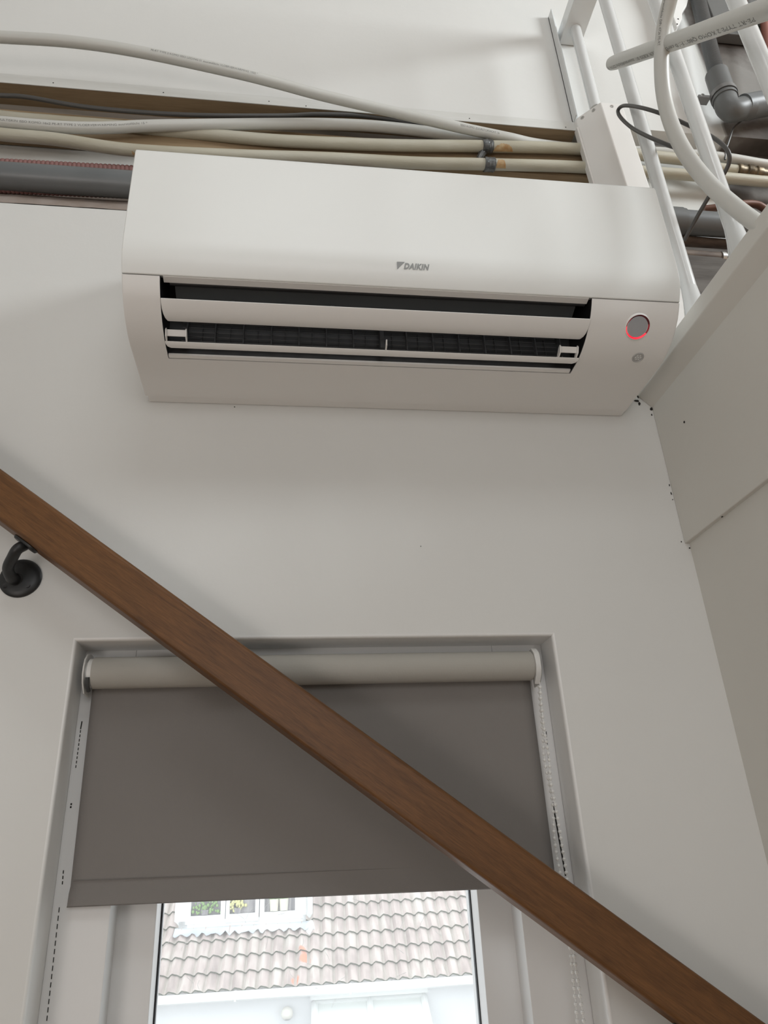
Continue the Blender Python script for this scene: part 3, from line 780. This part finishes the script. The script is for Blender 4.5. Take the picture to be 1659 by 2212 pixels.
PZ = onY(0, 380, .001)[2]
big = empty('drain_pipe', (-.5, .02, 1.1725), 'large dark grey drain pipe running horizontally behind the air conditioner', 'pipe')
b = MB(); b.tube([(-1.88, .001, PZ), (2.0, .001, PZ)], .0262, 40); b.build('pipe', M['hdpe'], big)
b = MB(); b.tube([(.775, .001, PZ), (.835, .001, PZ)], .0305, 40); b.tube([(.835, .001, PZ), (.842, .001, PZ)], .029, 40); b.build('socket', M['hdpe2'], big)


def corrugated(name, p0, p1, r, pitch, m_, lab, cat, parent=None):
    p0, p1 = Vector(p0), Vector(p1)
    if lab: p0 = p0 + (p0 - p1) * ((p0.x + 1.86) / (p1.x - p0.x))
    L_ = (p1 - p0).length; n = int(L_ / pitch * 5); path = []; rf = []
    for i in range(n + 1):
        path.append(p0.lerp(p1, i / n)); rf.append(r * (1 - .16 * (1 - abs(math.sin(i * math.pi / 5)))))
    b = MB(); b.tube(path, r, 14, radf=rf); o = b.build(name, m_, parent)
    if lab: tag(o, lab, cat)
    return o


corrugated('flexible_conduit', onY(-300, 341, .034), onY(800, 397.6, .034), .0130, .0085, M['conduit'], 'red brown ribbed conduit peeping out above the large grey drain pipe', 'conduit')
corrugated('flexible_conduit', onY(-300, 392, .018), onY(800, 439, .018), .0115, .0080, M['conduit'], 'red brown ribbed conduit below the large grey drain pipe', 'conduit')

cab = far_left(pxY([(-120, 199, .012), (0, 206, .010), (60, 210, .006), (200, 233, .004), (400, 248, .002), (600, 250, .002), (680, 247, .002), (770, 249, .004), (850, 259, .008), (950, 276, .012), (1040, 300, .016), (1100, 312, .02)]))
b = MB(); b.tube(cab, .0046, 12); tag(b.build('power_cable', M['cable']), 'thin dark grey cable sagging under the timber batten', 'cable')


def cream(name, pts, rad, lab):
    root = empty(name, onY(*pts[0]), lab, 'pipe', None)
    b = MB(); path = far_left(pxY(pts)); b.tube(path, rad, 20); b.build('pipe', M['pipe_cream'], root); return root, path


cb, pb = cream('water_pipe', [(-130, 228, .022), (0, 252, .022), (120, 263, .020), (240, 272, .018), (450, 291, .012), (560, 301, .008), (660, 307, .004), (850, 314, .002), (1040, 316, .002), (1250, 322, .002), (1430, 340, .004), (1500, 349, .008), (1540, 362, .006), (1592, 369, .004)], .0125,
               'upper cream water pipe with a lead patch and a brown stain')
cc, pc = cream('water_pipe', [(-130, 270, .004), (0, 290, .004), (120, 301, .004), (280, 324, .004), (500, 336, .004), (700, 342, .004), (900, 352, .004), (1050, 355, .004), (1250, 361, .004), (1430, 374, .006), (1560, 384, .006), (1659, 393, .006), (1800, 404, .006)], .0125,
               'lower cream water pipe just above the air conditioner with a lead coupling')


def sub(path, u0, u1):
    inv = R.transposed()

    def pu(p):
        c = inv @ (Vector(p) - CAM); return 829.5 + FPX * c[0] / c[1]
    return [p for p in path if u0 <= pu(p) <= u1]


def sleeve(path, u0, u1, v0, v1, y, r, m_, name, parent, rough_=.0):
    n = 10; a, c = onY(u0, v0, y), onY(u1, v1, y); pts = [a.lerp(c, i / n) for i in range(n + 1)]
    b = MB(); b.tube(pts, r, 24, radf=[r * (1 + random.uniform(-rough_, rough_)) for _ in pts])
    if rough_:
        for v in b.bm.verts: v.co += Vector([random.uniform(-1, 1) * r * rough_ * .5 for _ in range(3)])
    return b.build(name, m_, parent)


o = sleeve(pb, 1041, 1063, 316.5, 317, .002, .0148, M['lead'], 'lead_patch', cb, .07); tag(o, 'wrinkled grey lead patch')
b = MB(); q0, q1 = onY(1046, 325, .008), onY(1034, 344, .016)
b.tube([q0, q0.lerp(q1, .4) + Vector((0, -.002, 0)), q1], .009, 8, radf=[.010, .009, .007]); b.build('lead_tail', M['lead'], cb)
o = sleeve(pc, 1046, 1068, 355, 356.5, .004, .0152, M['lead'], 'lead_coupling', cc, .05); tag(o, 'grey lead coupling')


def patch(path_pt0, path_pt1, y, r, a0, a1, w, parent, name='stain'):
    """curved stain lying on the pipe surface"""
    A, C = Vector(path_pt0), Vector(path_pt1); t = (C - A).normalized(); n_ = Vector((0, -1, 0)); n_ = (n_ - t * n_.dot(t)).normalized(); up = n_.cross(t)
    if up.z < 0: up = -up
    b = MB(); K = 16; prev = None
    for i in range(K + 1):
        s_ = i / K; p = A.lerp(C, s_); h = math.sin(math.pi * s_) ** .6 * random.uniform(.85, 1.1)
        lo, hi_ = a0, a0 + (a1 - a0) * h; row = []
        for k in range(7):
            an = math.radians(lo + (hi_ - lo) * k / 6); row.append(b.bm.verts.new(p + (n_ * math.cos(an) + up * math.sin(an)) * (r + .00025)))
        if prev:
            for k in range(6): b.bm.faces.new((prev[k], prev[k + 1], row[k + 1], row[k]))
        prev = row
    return b.build(name, M['stain'], parent)


patch(onY(1063, 317.2, .002), onY(1106, 318.5, .002), .002, .0125, -95, -12, 1, cb)
patch(onY(1064, 317.0, .002), onY(1078, 317.5, .002), .002, .0125, 30, 60, 1, cb)
patch(onY(1068, 356.2, .004), onY(1090, 357.2, .004), .004, .0125, -80, 30, 1, cc)
patch(onY(180, 309.5, .004), onY(206, 313.5, .004), .004, .0125, -95, -30, 1, cc)
patch(onY(225, 316, .004), onY(300, 326, .004), .004, .0125, -95, -38, 1, cc)
# brass union at the right end of the upper pipe
b = MB(); A = onY(1590, 369, .004); B = onY(1672, 381, .004); t = (B - A); Lb = t.length; t.normalize()
pr_ = [(0, 0), (.013, 0), (.0165, .002), (.0165, .010), (.0150, .012), (.0150, .022), (.0175, .025), (.0175, .036), (.0145, .038), (.0145, .044), (.0172, .047), (.0172, .058), (.0150, .062), (.0150, .074), (.0125, .078), (.0125, Lb), (0, Lb)]
b.lathe(A, t, pr_, 12); o = b.build('brass_union', M['brass'], cb); tag(o, 'tarnished brass union')

# milky plastic tubes
b = MB(); t1 = far_left(pxY([(-120, 72, -.10), (0, 80, -.10), (150, 90, -.10), (300, 112, -.095), (500, 155, -.08), (600, 180, -.068), (700, 207, -.055), (850, 242, -.034), (1000, 277, -.014), (1100, 298, .004), (1160, 311, .016), (1260, 322, .027), (1350, 326, .022), (1440, 330, .012), (1560, 340, .008), (1659, 356, .008), (1800, 372, .008)], 14))
T1 = empty('plastic_tube', t1[0], 'long milky plastic tube curving across the white wall above the slot', 'tube')
b.tube(t1, .0112, 24); b.build('tube', M['tube'], T1)
FACE = Vector((0, -.75, -.66))


def arc_at(path, u):
    inv = R.transposed(); d = 0
    for a, c in zip(path, path[1:]):
        k = inv @ (c - CAM)
        if 829.5 + FPX * k[0] / k[1] > u: return d
        d += (c - a).length
    return d


wrap_text('PE-RT TYPE 2 KOMO ISSO LEIDING 01 zuurstofdicht VLOERVERWARMING 1550 *', .0062, t1, arc_at(t1, 332), .0112, FACE, T1, shift=.0035, fit=arc_at(t1, 558) - arc_at(t1, 332))
wrap_text('ISSO KOMO ZUURSTOFDICHT 16', .0062, t1, arc_at(t1, 1000), .0112, FACE, T1, shift=.001)
b = MB(); t2 = far_left(pxY([(-130, 252, .004), (0, 264, .0), (80, 271, -.002), (160, 276, -.003), (240, 276, -.003), (320, 272, -.003), (500, 269, -.002), (600, 268, -.0), (700, 268, .002), (800, 272, .006), (900, 282, .011), (980, 294, .016), (1060, 306, .022)]))
T2 = empty('plastic_tube', t2[0], 'milky plastic tube lying in the wall slot over the cream pipes', 'tube')
b.tube(t2, .0118, 24); b.build('tube', M['tube'], T2)
wrap_text('MULTISKIN ISSO KOMO 16x2 PE-RT TYPE 2 VLOERVERWARMING zuurstofdicht 15 *', .0062, t2, arc_at(t2, 0), .0118, FACE, T2, shift=.001, fit=arc_at(t2, 322) - arc_at(t2, 0))

# ------------------------------------------------------------------ balustrade on the landing edge
bal = empty('balustrade', (.68, -.3, .779), 'white metal balustrade with round bars on the landing edge', 'railing')
b = MB(); b.box(.652, .708, -3.3, -.0005, 1.792, 1.830); b.build('top_rail', M['rail_white'], bal, bevel=.002)
ys = [-.040, -.172, -.308, -.460, -.60, -.74, -.88, -1.02]
for i, y in enumerate(ys):
    b = MB(); z0 = .779 if i else 1.5005
    b.tube([(.68, y, z0), (.68, y, 1.793)], .0128, 24); b.build('baluster', M['rail_white'], bal)
    if i: b = MB(); b.lathe((.68, y, .779), (0, 0, 1), [(.024, 0), (.020, .012), (.0150, .05), (.0130, .075)], 24); b.build('baluster_foot', M['rail_white'], bal)
b = MB(); b.box(.640, .656, -.004, .0, 1.5012, 1.900); b.box(.640, .6435, -.022, .0, 1.5012, 1.900); b.build('wall_angle', M['rail_white'], bal, bevel=.0008)

# white pipe boxing with screws
bx = empty('pipe_boxing', (.69, -.03, .779), 'white boxed pipe cover with three screws standing above the air conditioner', 'pipe cover')
tp = [(.642, .0), (.6425, -.014), (.683, -.0585), (.735, -.0585), (.735, .0)]
lean = .016
b = MB(); b.hexa([(x + lean * 1.8, y - (.0004 if y == 0 else 0), .7795) for x, y in tp], [(x, y - (.0004 if y == 0 else 0), 1.5005) for x, y in tp]); b.build('cover', M['ac'], bx, bevel=.003, segs=3)
b = MB(); b.hexa([(x + lean * 1.8, y, .7795) for x, y in ((.6395, -.0004), (.6395, -.0145), (.644, -.0145), (.644, -.0004))], [(x, y, 1.470) for x, y in ((.6395, -.0004), (.6395, -.0145), (.644, -.0145), (.644, -.0004))]); b.build('flange', M['ac'], bx)
nside = Vector((-(.0585 - .014), -(.683 - .6425), 0)).normalized()
for u, v in ((1258, 254), (1282, 238), (1322, 230)):
    pl, nn = ((.683, -.0585, 1.5), nside) if u < 1300 else ((.683, -.0585, 1.5), Vector((0, -1, 0)))
    q = onPlane(u, v, pl, nn); b = MB(); b.lathe(q + nn * -.0005, nn, [(.0045, 0), (.0042, .0012), (.0025, .0017), (.0017, .0006), (0, .0005)], 16); b.build('screw', M['chrome'], bx)

# loose milky tubes hanging over the balustrade
hA, hB = onX(1322, 137, .640), onX(1700, 4, .600)
T3 = empty('plastic_tube', hA, 'straight milky plastic tube with printed text lying across the balusters', 'tube')
hp = [hA.lerp(hB, i / 30) for i in range(31)]
b = MB(); b.tube(hp, .0136, 28, radf=[.0126, .0136] + [.0136] * 29); b.build('tube', M['tube'], T3)
Lh = (hB - hA).length
fc = (CAM - hA.lerp(hB, .4)).normalized()
wrap_text('PE-RT TYPE 2 KOMO Q80/1F:10 certNUMMER K835 01 zuurstofdicht DIN 1', .0093, hp, Lh * .915, .0136, fc, T3, flip=True, shift=-.0040, fit=Lh * .900)
vp = pxX([(1462, -60, .612), (1447, 0, .612), (1434, 60, .612), (1429, 130, .612), (1433, 200, .614), (1449, 265, .618), (1480, 330, .624), (1530, 395, .634), (1585, 445, .645), (1628, 478, .652), (1655, 496, .657)], 10)
T4 = empty('plastic_tube', vp[-1], 'milky plastic tube hanging down in a bow in front of the balusters', 'tube')
b = MB(); b.tube(vp, .0122, 24); b.build('tube', M['tube'], T4)
wrap_text('zuurstofdicht DIN 4726 PE-RT', .0062, vp, .03, .0122, Vector((-.8, -.5, 0)), T4)
# dark cable looped round a baluster
cp = pxX([(1400, 309, .715), (1430, 312, .705), (1452, 317, .690), (1458, 319, .672), (1440, 312, .655), (1400, 295, .648), (1365, 276, .648), (1341, 254, .648), (1335, 239, .650), (1345, 229, .652), (1365, 229, .650), (1395, 235, .649), (1430, 246, .660), (1462, 259, .695), (1500, 277, .714), (1540, 297, .718), (1568, 320, .724), (1576, 343, .730), (1568, 368, .738), (1548, 398, .738), (1530, 427, .738), (1505, 470, .735), (1478, 520, .730)], 10)
b = MB(); b.tube(cp, .0036, 12); tag(b.build('power_cable', M['cable']), 'dark grey cable looped round a baluster right of the pipe cover', 'cable')
cp2 = pxY([(1614, 246, -.02), (1600, 262, -.02), (1584, 278, -.015), (1576, 300, -.01), (1568, 325, -.005), (1566, 345, .003)], 8)
b = MB(); b.tube(cp2, .0024, 8); tag(b.build('power_cable', M['cable']), 'thin grey cable dropping from the grey elbow pipe', 'cable')

# grey waste pipe with elbow and clamp on the bare wall
wp_ = empty('waste_pipe', onY(1560, 240, -.02), 'grey waste pipe with an elbow and clamp on the bare wall', 'pipe')
yy = -.050
A, B = onY(1508, 0, yy), onY(1549, 165, yy); A = A + (A - B) * .6
corrugated('ribbed_pipe', A, B, .0185, .0035, M['hdpe'], None, None, wp_)
B2 = onY(1567, 217, yy); E1 = onY(1573, 236, yy); C_ = onY(1622, 234, yy); C2 = onY(1760, 205, yy)
b = MB(); b.tube([B + (B - A).normalized() * -.006, B2], .0265, 28); b.tube([B2 - (B2 - B).normalized() * .008, B2], .0285, 28); b.build('socket', M['hdpe2'], wp_)
el = spline([B2, B2.lerp(E1, .7), E1 + Vector((.012, 0, -.003)), C_.lerp(E1, .4), C_], 6)
b = MB(); b.tube(el, .0262, 28); b.build('elbow', M['hdpe2'], wp_)
b = MB(); b.tube([C_ - Vector((.02, 0, 0)), C2], .0290, 28); b.build('pipe', M['hdpe'], wp_)
t = (B2 - B).normalized(); q = B.lerp(B2, .8)
b = MB(); b.tube([q - t * .006, q + t * .006], .0300, 28)
k1, k2 = onY(1535, 209, -.040), onY(1510, 207, -.030)
b.hexa([k1 + Vector((0, 0, .005)), k2 + Vector((0, 0, .005)), k2 + Vector((0, .02, .005)), k1 + Vector((0, .02, .005))], [k1 - Vector((0, 0, .003)), k2 - Vector((0, 0, .003)), k2 + Vector((0, .02, -.003)), k1 + Vector((0, .02, -.003))])
b.build('clamp', mat('dull_steel', (.22, .22, .22), .35, metal=.7), wp_)
b = MB(); b.lathe(k2 + Vector((.008, -.001, 0)), (0, -1, 0), [(.005, 0), (.004, .003), (0, .003)], 10); b.build('screw', M['chrome'], wp_)

# corroded pipe low on the bare wall
rp = empty('steel_pipe', onY(1500, 555, .0), 'rusty brown steel pipe low on the bare wall behind the balusters', 'pipe')
b = MB(); b.tube([onY(1380, 545, .01), onY(1556, 559, .01)], .0135, 20); b.tube([onY(1470, 520, .03), onY(1700, 540, .03)], .012, 12); b.build('pipe', M['rust'], rp)
b = MB(); b.tube([onY(1554, 559, .01), onY(1562, 559.5, .01)], .0155, 20); b.tube([onY(1562, 558, .01), onY(1700, 568, .01)], .0125, 20); b.build('coupling', M['chrome'], rp)
b = MB(); b.tube(pxY([(1520, 452, .03), (1560, 447, .022), (1600, 441, .018), (1630, 441, .018), (1650, 450, .02), (1690, 480, .03)], 8), .0085, 12)
tag(b.build('copper_pipe', mat('oxidised_copper', (.13, .06, .04), .5, metal=.3)), 'dark brown copper pipe arching above the drain pipe at the right', 'pipe')
b = MB(); b.tube([onY(1600, 34, -.05), onY(1740, 62, -.05)], .0165, 20)
tag(b.build('steel_pipe', mat('grey_green_steel', (.16, .17, .15), .3, metal=.5)), 'grey steel pipe stub in the top right corner', 'pipe')
b = MB(); b.tube([onY(1640, -60, -.06), onY(1652, 55, -.06), onY(1662, 150, -.06)], .010, 12)
b.tube([onY(1594, -60, -.03), onY(1606, 14, -.03)], .012, 12)
tag(b.build('copper_pipe', mat('red_oxide_pipe', (.20, .07, .05), .5)), 'red brown pipe at the top right corner of the bare wall', 'pipe')
# cover plate and grey panel at the top
cv = [(1420, -60), (1447, 0), (1454, 36), (1462, 58), (1468, 53), (1474, 40), (1475, 26), (1484, 12), (1492, -20), (1500, -60)]
b = MB(); b.hexa([onY(u, v, -.05) for u, v in cv], [onY(u, v, -.05) + Vector((0, .049, 0)) for u, v in cv]); jb = b.build('cover_plate', M['gloss'], bevel=.003)
tag(jb, 'white cover plate with two screw holes beside the ribbed grey pipe', 'cover plate')
b = MB()
for u, v in ((1465, 41), (1463, 52)): b.lathe(onY(u, v, -.0502), (0, -1, 0), [(.0022, 0), (.002, .0005), (0, .0005)], 10)
b.build('screw_hole', M['hole'], jb)
b = MB(); b.box(1.08, 1.30, -.03, -.003, 1.86, 2.25); o = b.build('wall_panel', M['darkgrey'], bevel=.003); tag(o, 'dark grey panel at the top between the ribbed pipe and balusters', 'panel')

# ------------------------------------------------------------------ handrail with wall brackets
YF, TH = -.085, .048
a_, b_ = onY(0, 1010, YF), onY(1650, 2206, YF); dr = (b_ - a_).normalized()
c_, d_ = onY(0, 1120, YF), onY(1447, 2199, YF)
perp = Vector((-dr.z, 0, dr.x)); perp = perp if perp.z > 0 else -perp
hgt = .0590
mid_ = ((a_ + b_) / 2 + (c_ + d_) / 2) / 2
ctr = (a_ + c_) / 2; ctr = a_ + perp * (-hgt / 2) + Vector((0, 0, 0))
ctr = ctr + Vector((0, TH / 2, 0))
hand = empty('handrail', (ctr.x, -.077, ctr.z), 'brown hardwood handrail sloping down across the window', 'handrail')
L0, L1 = -.9, 1.9
hr = MB()
v8 = []
for s_ in (L0, L1):
    for (py_, pz_) in ((-TH / 2, -hgt / 2), (TH / 2, -hgt / 2), (TH / 2, hgt / 2), (-TH / 2, hgt / 2)):
        v8.append((s_, py_, pz_))
hr.hexa(v8[:4], v8[4:])
o = hr.build('rail', M['handrail'], None, bevel=.006, segs=4)
o.matrix_world = Matrix(((dr.x, 0, perp.x, ctr.x), (0, 1, 0, ctr.y), (dr.z, 0, perp.z, ctr.z), (0, 0, 0, 1)))
o.parent = hand; o.matrix_parent_inverse = hand.matrix_world.inverted()
# (the underside of the rail sits hgt/2 below the axis)
pl = onY(60, 1172, -.060); s_ = (pl - ctr).dot(dr)
plate_c = ctr + dr * s_ - perp * (hgt / 2) + Vector((0, .0, 0))
ros = onY(45, 1250, 0)


def bracket(off, lab):
    root = empty('rail_bracket', ros + off, lab, 'bracket', 'handrail brackets')
    b = MB(); c = ros + off
    b.lathe(c, (0, -1, 0), [(.0295, 0), (.0295, .0025), (.0270, .0050), (.020, .0065), (.012, .0075), (0, .008)], 40)
    b.build('wall_rosette', M['bracket'], root)
    b = MB(); pc_ = plate_c + off
    s0 = Vector((c.x - .004, c.y, c.z - .004))
    e0 = pc_ - perp * .004
    path = spline([s0 + Vector((0, -.004, 0)), s0 + Vector((-.002, -.022, -.001)), s0 + Vector((-.001, -.040, .006)), s0.lerp(e0, .55) + Vector((-.0045, -.022, -.002)), e0 - perp * .010 + Vector((-.001, -.004, 0)), e0], 8)
    b.tube(path, .0075, 18, radf=[.0105] * 2 + [.0085] * 6 + [.0078] * (len(path) - 8)); b.build('arm', M['bracket'], root)
    b = MB(); pts = []
    for k in range(24):
        an = k / 24 * 2 * math.pi; cx, sy = math.cos(an), math.sin(an)
        ex = .021 * (abs(cx) ** .8) * (1 if cx > 0 else -1); ey = .0115 * (abs(sy) ** .8) * (1 if sy > 0 else -1); pts.append((ex, ey))
    P0 = pc_ - perp * .0045; P1 = pc_ - perp * .0003
    b.hexa([P0 + dr * x * .9 + Vector((0, y * .85, 0)) for x, y in pts], [P1 + dr * x + Vector((0, y, 0)) for x, y in pts]); b.build('rail_plate', M['bracket'], root, bevel=.001)
    for dx, dz in ((.0135, -.013), (-.018, -.013)):
        b = MB(); b.lathe(c + Vector((dx, -.0058, dz)), (0, -1, 0), [(.0038, 0), (.0036, .0008), (.0022, .0004), (0, .0002)], 14); b.build('screw', M['ac_black'], root)
    return root


bracket(Vector((0, 0, 0)), 'black curved handrail bracket fixed to the wall at the left')
p2 = onY(1490, 2229, -.060); s2 = (p2 - pl).dot(dr)
bracket(dr * s2, 'black handrail bracket under the rail at the lower right edge')
